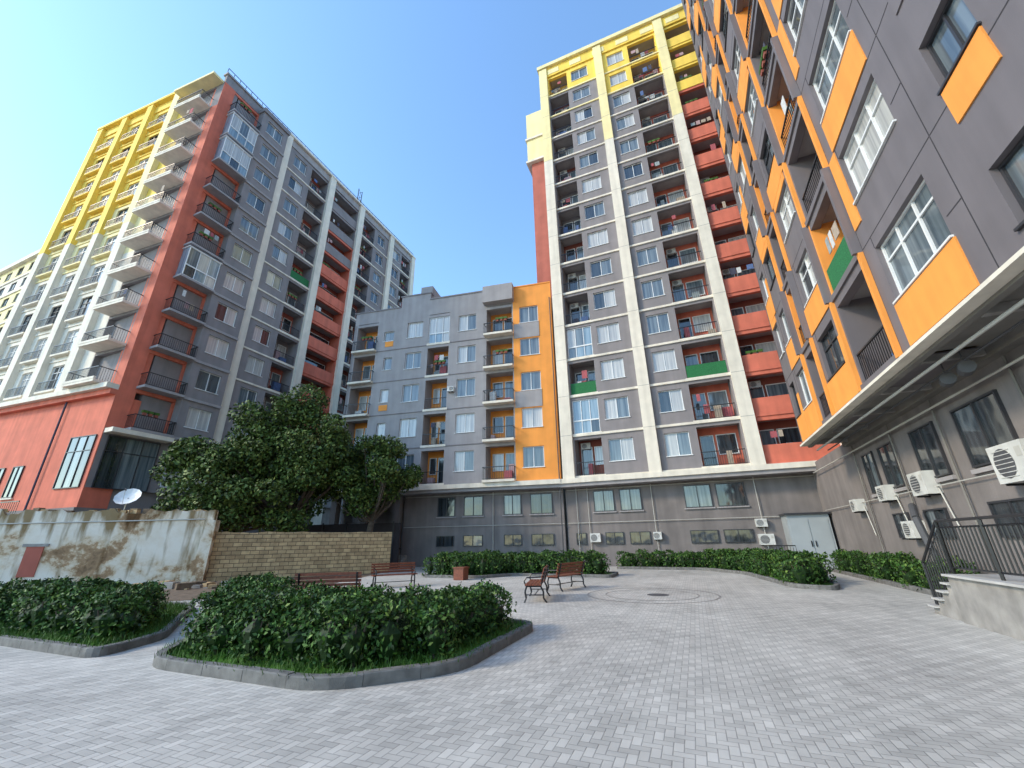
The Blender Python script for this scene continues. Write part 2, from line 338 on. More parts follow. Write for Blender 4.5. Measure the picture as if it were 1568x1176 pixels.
# ------------------------------------------------------------------ MID BLOCK
ang=math.radians(8.9); ux,uy=-math.cos(ang),-math.sin(ang)
mb=MB(); F=Frame((-8.15,28.95),(ux,uy),(math.sin(ang),-math.cos(ang)))
Z0=5.75
for k in range(5):
    zb=Z0+k*3.02; f=3.02
    wincell(mb,F,0,3.3,1.15,2.75,zb,f,'orange')
    mb.box(F,1.1,3.25,.002,.04,zb-.45,zb+.88,'grey_light') if k%2==0 and k>0 else None
    balcony(mb,F,3.3,5.75,zb,f,'grey_light','orange',proj=.55 ,glaze=False)
    wincell(mb,F,5.75,8.95,6.6,8.2,zb,f,'grey_light')
    balcony(mb,F,8.95,11.1,zb,f,'grey_light','orange',glaze=(k==4))
    wincell(mb,F,11.1,13.9,11.6,13.1,zb,f,'grey_light')
    if k<4: wincell(mb,F,13.9,16.0,14.4,15.2,zb,f,'grey_light',1.1,2.3,mull=1)
    else: wincell(mb,F,13.9,16.0,14.4,15.4,zb,f,'grey_light',.9,1.9,mull=1)
    if k in (2,4): mb.box(F,14.4,15.2,.001,.03,zb+.35,zb+.85,'orange')
    balcony(mb,F,16.0,18.3,zb,f,'grey_light','orange',proj=.4,glaze=False)
    mb.box(F,5.75,18.5,.0,.05,zb-.05,zb+.01,'grey')
    mb.box(F,18.3,18.55,-R,0,zb,zb+f,'grey')
ZM=Z0+5*3.02
mb.box(F,0,3.3,-.3,0,ZM,ZM+1.5,'orange'); mb.box(F,3.3,11,-.3,0,ZM,ZM+1.6,'grey_light')
mb.box(F,3.2,5.85,-1.5,.6,ZM+.1,ZM+1.7,'grey_light'); mb.box(F,11,13.9,-.3,0,ZM,ZM+2.3,'grey_light'); mb.box(F,13.9,18.55,-.3,0,ZM,ZM+1.2,'grey_light')
mb.box(F,5.85,11.05,-.5,.06,ZM+1.6,ZM+1.72,'grey')
mb.box(F,10.95,14,-.5,.06,ZM+2.3,ZM+2.42,'grey'); mb.box(F,14,18.7,-.5,.06,ZM+1.2,ZM+1.32,'grey'); mb.box(F,0,3.2,-.4,.05,ZM+1.5,ZM+1.6,'orange')
mb.box(F,11.6,12.8,-3.5,-1.5,ZM+2,ZM+4.2,'grey_light'); mb.box(F,7,13,-9,-4,ZM,ZM+3.0,'grey_light')
mb.box(F,0.1,18.55,-12,-R-.12,.1,ZM+1.0,'grey')
mb.box(F,0,18.8,-1.2,.42,Z0-.37,Z0-.05,'cream'); mb.box(F,0,18.8,-1.2,.25,Z0-.6,Z0-.37,'grey_light')
bd=-.6
mb.box(F,0,12.4,-R-.5,bd,0,Z0-.6,'base_grey'); mb.box(F,12.4,18.6,-R-3,-2.2,0,Z0-.6,'base_grey')
for a0,a1 in ((.8,2.4),(3.1,4.4),(6.0,7.5),(8.2,9.6)):
    pane(mb,F,a0,a1,3.45,4.85,bd+.03,'frame_dark',2,None,random.choice(['glass_dark','glass_mid'])); pane(mb,F,a0,a1,1.35,2.1,bd+.03,'frame_dark',2,None,'glass_dark')
    mb.box(F,a0-.1,a1+.1,bd,bd+.1,3.36,3.44,'grey_light')
for a in (12.6,15.4,18.2): mb.box(F,a,a+.5,-.8,-.2,0,Z0-.6,'base_grey')
pane(mb,F,13.4,15.2,.3,2.8,-2.17,'frame_dark',2,.75,'glass_dark'); pane(mb,F,15.9,18.1,.3,3.6,-2.17,'frame_dark',3,.7,'glass_dark')
for i in range(5): mb.box(F,11.9,15.2,-2.1,.9-.3*i,.16*i,.16*(i+1),'concrete')
railing(mb,F,11.6,11.95,1.0,0,1.3)
for z in (4.95,2.75): mb.tube(F.P(0,bd+.1,z),F.P(12.3,bd+.1,z),.022,'pipe')
mb.tube(F.P(5.2,bd+.1,.2),F.P(5.2,bd+.1,5.1),.025,'pipe'); mb.tube(F.P(.12,.08,.2),F.P(.12,.08,ZM),.04,'ac_dark')
ac(mb,F,13.2,0.0,7.0,.7,.5); ac(mb,F,8.35,0,13.2,.55,.42)
mb.build('apartment_block',NM)
# ------------------------------------------------------------------ RIGHT BUILDING
mb=MB(); BR=5.3; AF=22.6
F=Frame((BR,AF),(0,-1),(-1,0)); Z0=5.65; fh=3.05; NR=15
cols=[('w',0,1.6,.35,1.2),('w',1.6,3.6,1.85,3.35),('b',3.6,5.3),('w',5.3,7.9,5.6,7.4),('b',7.9,10.7),('w',10.7,14.3,11.25,13.7),('s',14.3,18.0,15.0,16.1),('b',18.0,20.8),('w',20.8,24.5,21.4,23.8),('w',24.5,28.5,25,27.6)]
for k in range(NR):
    zb=Z0+k*fh
    for ci,c in enumerate(cols):
        if c[0]=='w':
            o=(k+ci)%2==(1 if ci>=5 else 0)
            if k==0 and ci in(1,3,5): o=True
            wincell(mb,F,c[1],c[2],c[3],c[4],zb,fh,'panel_grey',1.15,2.7,'frame_dark' if ci<5 and (k+ci)%3==0 else 'frame_white',3 if c[4]-c[3]>2 else 2,.7 if c[4]-c[3]>1.6 else None)
            if o:
                a0=c[1]+.02 if ci in(1,3) else c[3]-.1
                mb.box(F,a0,c[4]+.08,.0,.03,zb+.02,zb+1.09,'orange')
                if ci<5: mb.box(F,c[4]+.08,c[2]-.01,.0,.0305,zb+.02,zb+2.0,'orange')
            else:
                if ci<5: mb.box(F,c[3]-.1,c[4]+.08,.0,.03,zb+2.73,zb+fh+.0,'orange')
                if ci==5: mb.box(F,c[1]+.05,c[3]-.06,.0,.03,zb+.6,zb+fh-.03,'orange')
        elif c[0]=='s':
            wincell(mb,F,c[1],c[2],c[3],c[4],zb,fh,'panel_grey',.3,1.45,'frame_dark',2)
            if k>0: mb.box(F,c[3]-.02,c[4]+.02,.0,.03,zb-.5,zb+.24,'orange' if k%2 else 'panel_grey')
        else:
            rl='green' if (k==1 and ci==4) else 'bars'
            balcony(mb,F,c[1]+.12,c[2]-.12,zb,fh,'panel_grey','orange',proj=0.0,rail=rl,slab='panel_grey',glaze=False if rl=='green' or k<3 else None,lintel=(k+ci)%2)
            pj=.22 if k%2 else .12
            for q in (c[1],c[2]-.12): mb.box(F,q,q+.12,-R,pj,zb-.04,zb+fh-.04,'panel_grey' if (k+ci)%2 else 'orange')
    for ci,c in enumerate(cols):
        if c[0]!='b':
            mb.box(F,c[1]+.005,c[2]-.005,.001,.004,zb-.012,zb+.012,'joint')
            mb.box(F,c[1]-.012,c[1]+.012,.001,.0045,zb+.02,zb+fh-.02,'joint')
            if c[0]=='w': mb.box(F,c[3]-.012,c[3]+.012,.001,.005,zb+2.72,zb+fh-.02,'joint')
            mb.box(F,c[4]+.1,c[2]-.02,.001,.005,zb+1.52,zb+1.545,'joint')
            if c[0]=='s': mb.box(F,16.9,16.92,.001,.0052,zb+.02,zb+fh-.02,'joint')
mb.box(F,0,28.5,-12,-R-.12,Z0,Z0+NR*fh,'panel_grey'); mb.box(F,0,.05,-R-.1,-.3,Z0,Z0+NR*fh,'panel_grey')
mb.box(F,-.1,28.5,-.2,.10,Z0-.13,Z0-.05,'cream')
mb.box(F,-.1,28.5,-1.75,-.0,Z0-.04,Z0-.004,'soffit_grey')
mb.box(F,-.1,28.5,-1.9,-1.5,Z0-.3,Z0-.045,'soffit_grey'); mb.box(F,-.1,28.5,-.36,-.201,Z0-.2,Z0-.045,'soffit_grey')
for i in range(12): 
    a=.6+i*2.45; mb.box(F,a,a+.14,-1.5,-.36,Z0-.22,Z0-.045,'concrete')
mb.tube(F.P(0,-.5,Z0-.36),F.P(28,-.5,Z0-.36),.04,'pipe'); mb.tube(F.P(0,-.9,Z0-.4),F.P(28,-.9,Z0-.4),.025,'ac_dark')
for a in (9.6,10.4): 
    mb.tube(F.P(a,-1.1,Z0-.5),F.P(a+.5,-.9,Z0-.55),.15,'ac_dark',12); mb.tube(F.P(a+.25,-1.0,Z0-.4),F.P(a+.25,-1.0,Z0-.04),.015,'ac_dark')
BW=-1.75
mb.box(F,-7.0,28.5,-5,BW,0,Z0-.045,'base_grey')
for a0,a1 in ((1.0,2.1),(2.7,4.0),(5.4,6.9),(8.0,9.9),(11.2,13.2),(15,17.3)):
    pane(mb,F,a0,a1,3.2,4.75,BW+.03,'frame_dark',2,None,'glass_dark')
    mb.box(F,a0-.1,a1+.1,BW,BW+.09,3.05,3.16,'grey_light')
for a0,a1 in ((2.2,3.4),(4.6,5.9),(8.0,9.6),(10.6,12.6),(13.6,15.6)):
    pane(mb,F,a0,a1,1.5,2.35,BW+.03,'frame_dark',2,None,'glass_dark')
for a,z,w in ((-1.0,2.6,.7),(2.3,2.8,.75),(3.5,1.5,.75),(5.1,2.75,.95),(9.35,2.65,1.15)):
    ac(mb,F,a,BW,z,w,w*.72,.36)
    mb.tube(F.P(a+w,BW+.08,z+.2),F.P(a+w+.3,BW+.06,z-1.0),.02,'pipe')
for a in (.4,4.2,7.3,10.7): mb.tube(F.P(a,BW+.1,.2),F.P(a,BW+.1,5.3),.028,'soffit_grey')
mb.tube(F.P(-6,BW+.12,2.95),F.P(28,BW+.12,2.95),.018,'pipe'); mb.tube(F.P(-6,BW+.2,5.0),F.P(28,BW+.2,5.0),.03,'pipe')
pts=[F.P(4.6,BW+.3,2.5),F.P(5.1,BW+.5,2.1),F.P(5.4,BW+.5,1.2),F.P(5.4,BW+.3,.4)]
for p,q in zip(pts,pts[1:]): mb.tube(p,q,.10,'ac_dark',10)
mb.build('orange_grey_apartment_building',NM)
# ------------------------------------------------------------------ LEFT BUILDING
mb=MB(); BL=-34.3; AC0=13.9
F=Frame((BL,AC0),(0,1),(1,0)); Z0=9.0; fh=3.05
for k in range(11):
    zb=Z0+k*fh; top=k>=9
    balcony(mb,F,.9,3.5,zb,fh,'red','red',proj=.9,slab='grey_light',glaze=(k in(4,9,8)) )
    mb.box(F,0,.9,-R,0,zb,zb+fh,'red')
    mb.box(F,3.5,3.7,-.3,.75,zb,zb+fh,'grey')
    Fb=Frame((BL+.75,AC0),(0,1),(1,0))
    wincell(mb,Fb,3.7,6.2,4.1,5.8,zb,fh,'grey')
    mb.box(Fb,3.45,6.3,-.7,.12,zb-.12,zb+.08,'grey_light')
    mb.box(F,6.2,6.3,0,.75,zb,zb+fh,'grey')
    wincell(mb,F,7.2,10.2,8.0,9.6,zb,fh,'grey')
    balcony(mb,F,10.2,12.7,zb,fh,'grey','grey' if k%2 else 'brick_red',rail='green' if k==6 else 'bars')
    balcony(mb,F,13.5,17.8,zb,fh,'red' if not top else 'grey','brown_red' if k<9 else 'grey',rail='solid:'+('red' if k<8 else 'grey'),slab='red' if k<8 else 'grey',glaze=False)
    balcony(mb,F,18.6,21.2,zb,fh,'grey','brick_red'); wincell(mb,F,21.2,24,21.8,23.2,zb,fh,'grey')
    wincell(mb,F,24.8,27,25.2,26.6,zb,fh,'grey'); balcony(mb,F,27,29.2,zb,fh,'grey','grey')
    for a0,a1 in ((7.2,12.7),(18.6,24),(24.8,29.2)): mb.box(F,a0,a1,0,.08,zb-.1,zb+.05,'cream')
ZL=Z0+11*fh
for a0 in (6.3,12.7,17.8,24.0,29.2): mb.box(F,a0,a0+(.9 if a0<7 else .8),-.3,.32,Z0-6,ZL+.9,'cream')
mb.box(F,0,6.3,-.3,.0,ZL,ZL+1.0,'grey'); mb.box(F,6.3,30,-.3,.1,ZL,ZL+.9,'grey_light'); mb.box(F,6.2,30,-.5,.38,ZL+.9,ZL+1.15,'cream')
mb.box(F,3.4,6.4,-.5,.9,ZL,ZL+.5,'grey'); mb.box(F,-.1,6.2,-.5,.12,ZL+1.0,ZL+1.2,'grey_light')
railing(mb,F,0,30,-.2,ZL+1.15,.9,.6,'frame_dark',.05)
mb.box(F,0.1,30,-15,-R-.12,.1,ZL+.6,'grey')
for a0,a1,h in ((1,5,3.2),(9,14,2.6),(17,21,2.4)): mb.box(F,a0,a1,-8,-4,ZL+.6,ZL+h,'grey_light')
for i in range(7):
    z=ZL+1+i*.9; 
    mb.tube(F.P(20,-3,z),F.P(20,-3,z+.9),.05,'frame_dark'); mb.tube(F.P(20.7,-3,z),F.P(20.7,-3,z+.9),.05,'frame_dark'); mb.tube(F.P(20,-3,z),F.P(20.7,-3,z+.9),.03,'frame_dark'); mb.tube(F.P(20.7,-3,z),F.P(20,-3,z+.9),.03,'frame_dark')
mb.box(F,0,30,-1.3,-.0,5.2,Z0,'grey'); mb.box(F,0,30,-1.6,-.5,0,5.2,'base_grey'); mb.box(F,0,3.6,0,.95,Z0-.35,Z0-.06,'cream')
pane(mb,F,.3,3.3,5.2,8.55,.05,'frame_dark',3,.7,'glass_dark'); pane(mb,F,4,6,5.6,8,.05,'frame_white',2,None)
for a in (7.6,10.4,14.2): pane(mb,F,a,a+2.2,5.6,8.0,.05,'frame_dark',2,.7,'glass_dark')
G=Frame((BL,AC0),(-1,-.066),(.066,-1))
for k in range(1,11):
    zb=Z0+k*fh
    wc='cream' if k<5 else ('pale_yellow' if k<7 else 'yellow')
    balcony(mb,G,.9,4.2,zb,fh,'grey','cream' if k%2 else 'brown_red',proj=1.0,slab='cream',glaze=False)
    mb.box(G,.9,4.2,.95,1.08,zb+.125,zb+.30,'cream')
    mb.box(G,0,.9,-R,-.004,zb,zb+fh,'red' if k<10 else 'grey'); mb.box(G,4.2,5.6,-.3,0,zb,zb+fh,wc)
    for a in (6.5,10.4,14.3):
        wincell(mb,G,a,a+3.1,a+.55,a+2.5,zb,fh,wc,.5,2.6,'frame_white' if k%3 else 'frame_dark',3,.75)
        mb.box(G,a+.4,a+2.7,.0,.35,zb+.3,zb+.45,wc); railing(mb,G,a+.42,a+2.68,.33,zb+.45,.75,.16)
        mb.box(G,a,a+3.1,0,.07,zb-.1,zb+.06,wc)
for a0 in (5.6,9.6,13.5,17.4):
    w_=.9 if a0<9 or a0>17 else .8
    mb.box(G,a0,a0+w_,-.3,.4,Z0+fh-.3,Z0+6*fh,'cream'); mb.box(G,a0,a0+w_,-.3,.4,Z0+6*fh,ZL+1.0,'yellow' if a0>9 else 'pale_yellow')
mb.box(G,5.5,18.4,-.5,.45,ZL+1.0,ZL+1.35,'yellow'); mb.box(G,5.6,18.3,-.3,.1,ZL,ZL+1.0,'yellow')
mb.box(G,2,5.6,-4,-.6,ZL,ZL+1.9,'yellow'); mb.box(G,.2,5.4,-.4,1.0,ZL-.1,ZL+.15,'pale_yellow'); mb.box(G,2.6,4.5,-3,-1.2,ZL+1.9,ZL+2.8,'frame_dark')
mb.box(G,5.6,18.3,-12,-R-.1,.1,ZL+.6,'cream'); mb.box(G,0.05,5.6,-5,-R-.13,.1,ZL,'grey')
mb.box(G,-.0,20,-.6,.7,Z0+fh-.45,Z0+fh-.1,'cream'); mb.box(G,.0,20,-.6,.4,Z0+fh-.8,Z0+fh-.45,'red')
mb.box(G,.0,20,-1.5,.05,4.0,Z0+fh-.8,'red'); mb.box(G,0,20,-1.4,.15,0,4.0,'base_grey')
pane(mb,G,.4,3.0,5.2,8.55,.09,'frame_dark',3,.7,'glass_dark')
for a in (7.2,9.4,11.6,13.8): 
    pane(mb,G,a,a+1.2,4.9,7.0,.09,'frame_dark',2,None,'glass_dark'); mb.box(G,a-.1,a+1.3,.05,.16,4.78,4.88,'cream')
mb.tube(G.P(4.9,.2,3),G.P(4.9,.2,Z0+fh-.5),.06,'cloth4')
railing(mb,G,-1,19,3.0,3.0,1.1,.2)
mb.build('balcony_apartment_building',NM)
# far building
mb=MB(); F=Frame((-86,21.5),(-1,0),(0,-1))
for k in range(14):
    zb=4+k*3.0
    for i in range(8): wincell(mb,F,i*4,i*4+4,i*4+1.0,i*4+3.0,zb,3.0,'pale_yellow' if k%4 else 'cream',.8,2.4,'frame_dark',2,None)
    mb.box(F,0,32,0,.15,zb-.15,zb+.08,'cream')
mb.box(F,-.3,32,-12,.5,46,46.8,'cream'); mb.box(F,0,32,-12,-.3,0,46,'pale_yellow'); mb.box(F,3,20,-8,-1,46.8,49,'pale_yellow')
mb.build('distant_cream_building',NM)
# ------------------------------------------------------------------ GROUND
def sheet(name,poly,z,mat):
    me=bpy.data.meshes.new(name); me.from_pydata([(x,y,z) for x,y in poly],[],[tuple(range(len(poly)))]); me.materials.append(MATS[mat]); o=bpy.data.objects.new(name,me); scene.collection.objects.link(o); return o
sheet('ground',[(-900,-900),(900,-900),(900,900),(-900,900)],0,'concrete')
sheet('paved_courtyard',[(-30,-14),(7.05,-14),(7.05,29.6),(-20,29.6),(-20,14),(-30,14)],.004,'paving')
sheet('dirt_ground',[(-30,4.9),(-16.6,4.9),(-16.3,9),(-14,11),(-15.5,17),(-18,23),(-25,24),(-45,12),(-45,4)],.010,'soil')
mb=MB()
for r0,r1 in ((1.9,1.97),(1.35,1.40)):
    n=48; vs=[];fs=[]
    for i in range(n):
        t=2*math.pi*i/n
        for r in (r0,r1): vs.append((-1.5+math.cos(t)*r,14.8+math.sin(t)*r,.009))
    for i in range(n): j=(i+1)%n; fs.append((2*i,2*i+1,2*j+1,2*j))
    mb.add('concrete',vs,fs)
n=24; mb.add('ac_dark',[(-1.3+math.cos(2*math.pi*i/n)*.33,14.8+math.sin(2*math.pi*i/n)*.33,.010) for i in range(n)],[tuple(range(n))])
mb.build('manhole_cover',{'concrete':'paver_rings','ac_dark':'iron_lid'})
# ------------------------------------------------------------------ planting beds
def round_poly(pts,r,n=5):
    out=[];L=len(pts)
    for i in range(L):
        p=Vector(pts[i]);a=Vector(pts[i-1]);b=Vector(pts[(i+1)%L])
        da=(a-p);db=(b-p);rr=min(r,da.length*.45,db.length*.45); A=p+da.normalized()*rr;B=p+db.normalized()*rr
        for k in range(n+1):
            t=k/n; out.append(tuple(A*(1-t)**2+p*2*t*(1-t)+B*t*t))
    return out
def area(p): return .5*sum(p[i][0]*p[(i+1)%len(p)][1]-p[(i+1)%len(p)][0]*p[i][1] for i in range(len(p)))
def offset(p,d):
    out=[];L=len(p)
    for i in range(L):
        a=Vector(p[i-1]);b=Vector(p[i]);c=Vector(p[(i+1)%L])
        e1=(b-a).normalized();e2=(c-b).normalized();n1=Vector((-e1.y,e1.x));n2=Vector((-e2.y,e2.x)); m=(n1+n2); 
        m=m.normalized(); k=d/max(.4,m.dot(n1)); out.append(tuple(b+m*k))
    return out
def inside(p,x,y):
    c=False;L=len(p);j=L-1
    for i in range(L):
        if (p[i][1]>y)!=(p[j][1]>y) and x<(p[j][0]-p[i][0])*(y-p[i][1])/(p[j][1]-p[i][1])+p[i][0]: c=not c
        j=i
    return c
def bed(pts,r=.5):
    p=round_poly(pts,r)
    if area(p)<0: p=p[::-1]
    q=[]
    for i in range(len(p)):
        a=Vector(p[i]);b=Vector(p[(i+1)%len(p)]);n=max(1,int(round((b-a).length/.9)))
        for k in range(n): q.append(tuple(a+(b-a)*k/n))
    inn=offset(q,.13); mb=MB(); h=.14
    for i in range(len(q)):
        j=(i+1)%len(q); e=.005
        o0=Vector(q[i]);o1=Vector(q[j]);i0=Vector(inn[i]);i1=Vector(inn[j])
        if (o1-o0).length<.2: e=0
        L=(o1-o0).length; t=e/max(L,.01)
        O0=o0.lerp(o1,t);O1=o1.lerp(o0,t);I0=i0.lerp(i1,t);I1=i1.lerp(i0,t); hh=h+(random.uniform(-.008,.008) if e else 0)
        c=.015
        vs=[(*O0,-.01),(*O1,-.01),(*O1,hh-c),(*O0,hh-c),(*O0.lerp(I0,.1),hh),(*O1.lerp(I1,.1),hh),(*I1,hh),(*I0,hh),(*I1,-.01),(*I0,-.01)]
        mb.add('kerb_stone',vs,[(0,1,2,3),(3,2,5,4),(4,5,6,7),(7,6,8,9),(0,3,4,7,9),(1,8,6,5,2)])
    vs=[(x,y,.08) for x,y in offset(q,.1)]; mb.add('grass',vs,[tuple(range(len(vs)))])
    mb.build('planting_bed',{'kerb_stone':'kerb','grass':'lawn'})
    return q
def leaves(name,C,Nrm,size,mats,w=.5,ws=None,parent=None):
    n=len(C); r=RNG.normal(size=(n,3)); d=Nrm*.6+r*.6; d/=np.linalg.norm(d,axis=1)[:,None]+1e-9
    t=np.cross(d,RNG.normal(size=(n,3))); t/=np.linalg.norm(t,axis=1)[:,None]+1e-9; b=np.cross(d,t)
    s=size*RNG.uniform(.6,1.3,n)[:,None]
    V=np.empty((n,4,3)); V[:,0]=C-t*s; V[:,1]=C+b*s*w+d*s*.15; V[:,2]=C+t*s; V[:,3]=C-b*s*w+d*s*.15
    me=bpy.data.meshes.new(name); me.vertices.add(n*4); me.vertices.foreach_set('co',V.reshape(-1))
    me.loops.add(n*4); me.loops.foreach_set('vertex_index',np.arange(n*4,dtype=np.int32)); me.polygons.add(n)
    me.polygons.foreach_set('loop_start',np.arange(0,n*4,4,dtype=np.int32)); me.polygons.foreach_set('loop_total',np.full(n,4,dtype=np.int32))
    for m in mats: me.materials.append(MATS[m])
    me.polygons.foreach_set('material_index',RNG.choice(len(mats),n,p=ws).astype(np.int32)); me.update(calc_edges=True)
    o=bpy.data.objects.new(name,me); scene.collection.objects.link(o)
    if parent: o.parent=parent
    return o
def hedge(poly,h=.72,rad=.36,sp=.42,nl=420,size=.045,inset=.3):
    ip=offset(poly,inset) if area(poly)>0 else offset(poly[::-1],inset)
    xs=[p[0] for p in ip];ys=[p[1] for p in ip]; P=[];Nn=[]; core=MB()
    x=min(xs)
    while x<max(xs):
        y=min(ys)
        while y<max(ys):
            bx=x+random.uniform(-.13,.13);by=y+random.uniform(-.13,.13)
            if inside(ip,bx,by):
                hh=h*random.uniform(.78,1.2); rr=rad*random.uniform(.9,1.25)
                th=RNG.uniform(0,6.283,nl); zz=RNG.uniform(0,1,nl)
                prof=np.where(zz<.6,.80+.25*zz,np.sqrt(np.clip(1-((zz-.6)/.42)**2,0,1))*.96)
                q=RNG.uniform(.45,1.15,nl)**.7; topm=RNG.random(nl)<.22; q=np.where(topm,np.sqrt(RNG.random(nl)),q); zz=np.where(topm,.86+.14*(1-q**2),zz); prof=np.where(topm,.8,prof)
                p=np.stack([bx+np.cos(th)*prof*q*rr,by+np.sin(th)*prof*q*rr,.1+zz*hh+RNG.normal(0,.03,nl)],1)
                v=np.stack([np.cos(th)*prof,np.sin(th)*prof,(zz-.4)*1.2],1)
                P.append(p); Nn.append(v)
                for _ in range(3):
                    k=14; a=random.uniform(0,6.28); ro=random.uniform(0,rr*.8); zz=RNG.uniform(0,1,k)
                    s=np.stack([bx+math.cos(a)*ro+RNG.normal(0,.03,k),by+math.sin(a)*ro+RNG.normal(0,.03,k),hh*.95+zz*random.uniform(.08,.24)],1); P.append(s); Nn.append(RNG.normal(size=(k,3)))
                # woody stems
                for _ in range(4):
                    a=random.uniform(0,6.28); core.tube((bx,by,.02),(bx+math.cos(a)*rr*.4,by+math.sin(a)*rr*.4,hh*.8),.012,'bark',4)
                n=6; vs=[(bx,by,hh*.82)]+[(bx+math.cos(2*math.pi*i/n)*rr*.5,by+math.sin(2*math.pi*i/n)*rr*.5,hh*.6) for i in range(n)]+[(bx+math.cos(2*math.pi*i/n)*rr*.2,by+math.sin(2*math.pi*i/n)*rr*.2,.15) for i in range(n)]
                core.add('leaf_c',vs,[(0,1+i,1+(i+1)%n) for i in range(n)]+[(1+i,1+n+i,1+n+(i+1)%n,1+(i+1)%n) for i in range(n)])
            y+=sp
        x+=sp
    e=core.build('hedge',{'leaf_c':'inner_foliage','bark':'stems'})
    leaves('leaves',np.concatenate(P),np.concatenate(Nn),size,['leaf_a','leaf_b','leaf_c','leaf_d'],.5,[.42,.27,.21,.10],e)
I1=bed([(-7.6,4.4),(-4.3,4.4),(-3.1,5.6),(-3.1,8.7),(-3.9,8.9),(-5.2,7.5),(-7.4,7.3),(-10.9,9.7),(-12.4,8.7),(-8.7,5.7)])
I2=bed([(-16.2,4.4),(-8.9,4.4),(-9.4,5.7),(-13.2,8.6),(-16.2,8.6)],.4)
I3=bed([(-13,19.2),(-9.6,19.2),(-8.7,21),(-3.7,20.6),(-3.7,22.8),(-13,22.8)],.4)
I4=bed([(-4.6,28.2),(-4.6,27.0),(0.3,26.3),(1.9,23.6),(2.8,17.7),(3.9,17.1),(4.3,18.4),(4.5,24),(3.6,27.4),(3,28.2)],.5)
I5=bed([(5.9,15.3),(7.0,15.3),(7.0,26.5),(5.9,26.5)],.2)
hedge([(-7.75,4.62),(-4.4,4.6),(-3.3,5.7),(-3.25,8.55),(-3.9,8.8),(-5.1,7.35),(-7.5,7.15),(-10.9,9.5),(-12.2,8.7),(-8.5,5.6)],.66,.34,.33,480,.040)
hedge([(-15.8,4.65),(-9.2,4.65),(-9.6,5.6),(-11.5,7.0),(-15.8,7.0)],.7,.34,.35,360,.043)
hedge(I3,.9,.42,.46,240,.06); hedge(I4,.8,.42,.46,260,.06,.25); hedge(I5,.75,.38,.38,260,.05,.2)
hedge([(-15.9,25.2),(-8.4,26.4),(-8.4,27.6),(-15.9,26.4)],.8,.42,.5,200,.06,.15)
C=[]
for poly,n in ((I1,16000),(I2,14000)):
    xs=[p[0] for p in poly];ys=[p[1] for p in poly];k=0
    while k<n:
        x,y=random.uniform(min(xs),max(xs)),random.uniform(min(ys),max(ys)); k+=1
        if inside(poly,x,y): C.append((x,y,.10))
C=np.array(C); 
def blades(C):
    n=len(C); a=RNG.uniform(0,6.28,n); d=np.stack([np.cos(a),np.sin(a),np.zeros(n)],1); h=RNG.uniform(.04,.13,n)[:,None]; l=RNG.normal(0,.03,(n,3)); l[:,2]=0
    V=np.empty((n,3,3)); V[:,0]=C-d*.009; V[:,1]=C+d*.009; V[:,2]=C+l; V[:,2,2]+=h[:,0]
    me=bpy.data.meshes.new('grass'); me.from_pydata(V.reshape(-1,3).tolist(),[],[(3*i,3*i+1,3*i+2) for i in range(n)]); me.materials.append(MATS['leaf_b']); o=bpy.data.objects.new('grass',me); scene.collection.objects.link(o)
blades(C)
# ------------------------------------------------------------------ benches
def bench(x,y,face):
    f=Vector(face).normalized(); r=Vector((f.y,-f.x)); F=Frame((x,y),r,f); mb=MB()
    L=.88
    for s in (-L+.12,L-.12):
        path=[(.28,0),(.22,.12),(.25,.28),(.2,.42),(-.2,.42),(-.26,.6),(-.36,.88)]
        for (d0,z0),(d1,z1) in zip(path,path[1:]): mb.tube(F.P(s,d0,z0),F.P(s,d1,z1),.026,'black_iron')
        path=[(-.36,0),(-.27,.12),(-.27,.28),(-.2,.42)]
        for (d0,z0),(d1,z1) in zip(path,path[1:]): mb.tube(F.P(s,d0,z0),F.P(s,d1,z1),.026,'black_iron')
        path=[(.22,.42),(.27,.55),(.2,.64),(-.1,.65),(-.27,.66)]
        for (d0,z0),(d1,z1) in zip(path,path[1:]): mb.tube(F.P(s,d0,z0),F.P(s,d1,z1),.02,'black_iron')
        mb.tube(F.P(s,-.27,.2),F.P(s,.23,.2),.016,'black_iron')
    mb.tube(F.P(-L+.12,-.02,.2),F.P(L-.12,-.02,.2),.014,'black_iron')
    for i in range(5): d=-.18+i*.095; mb.box(F,-L,L,d-.038,d+.038,.445,.475,'wood_slat')
    for i in range(4):
        z=.53+i*.095; d=-.215-(z-.42)*.30; mb.box(F,-L,L,d+.016,d+.044,z,z+.07,'wood_slat')
    mb.build('park_bench',{'black_iron':'cast_iron_frame','wood_slat':'slats'})
bench(-9.75,9.95,(-.55,.84)); bench(-11.3,14.9,(.75,-.65)); bench(-4.6,12.9,(-.97,-.25)); bench(-4.5,15.8,(-.95,.3))
mb=MB(); mb.box(W,-10.5,-10.0,18.2,18.7,0.01,.5,'wood_slat'); mb.box(W,-10.54,-9.96,18.16,18.74,.5,.55,'wood_slat')
mb.build('wooden_planter_box')
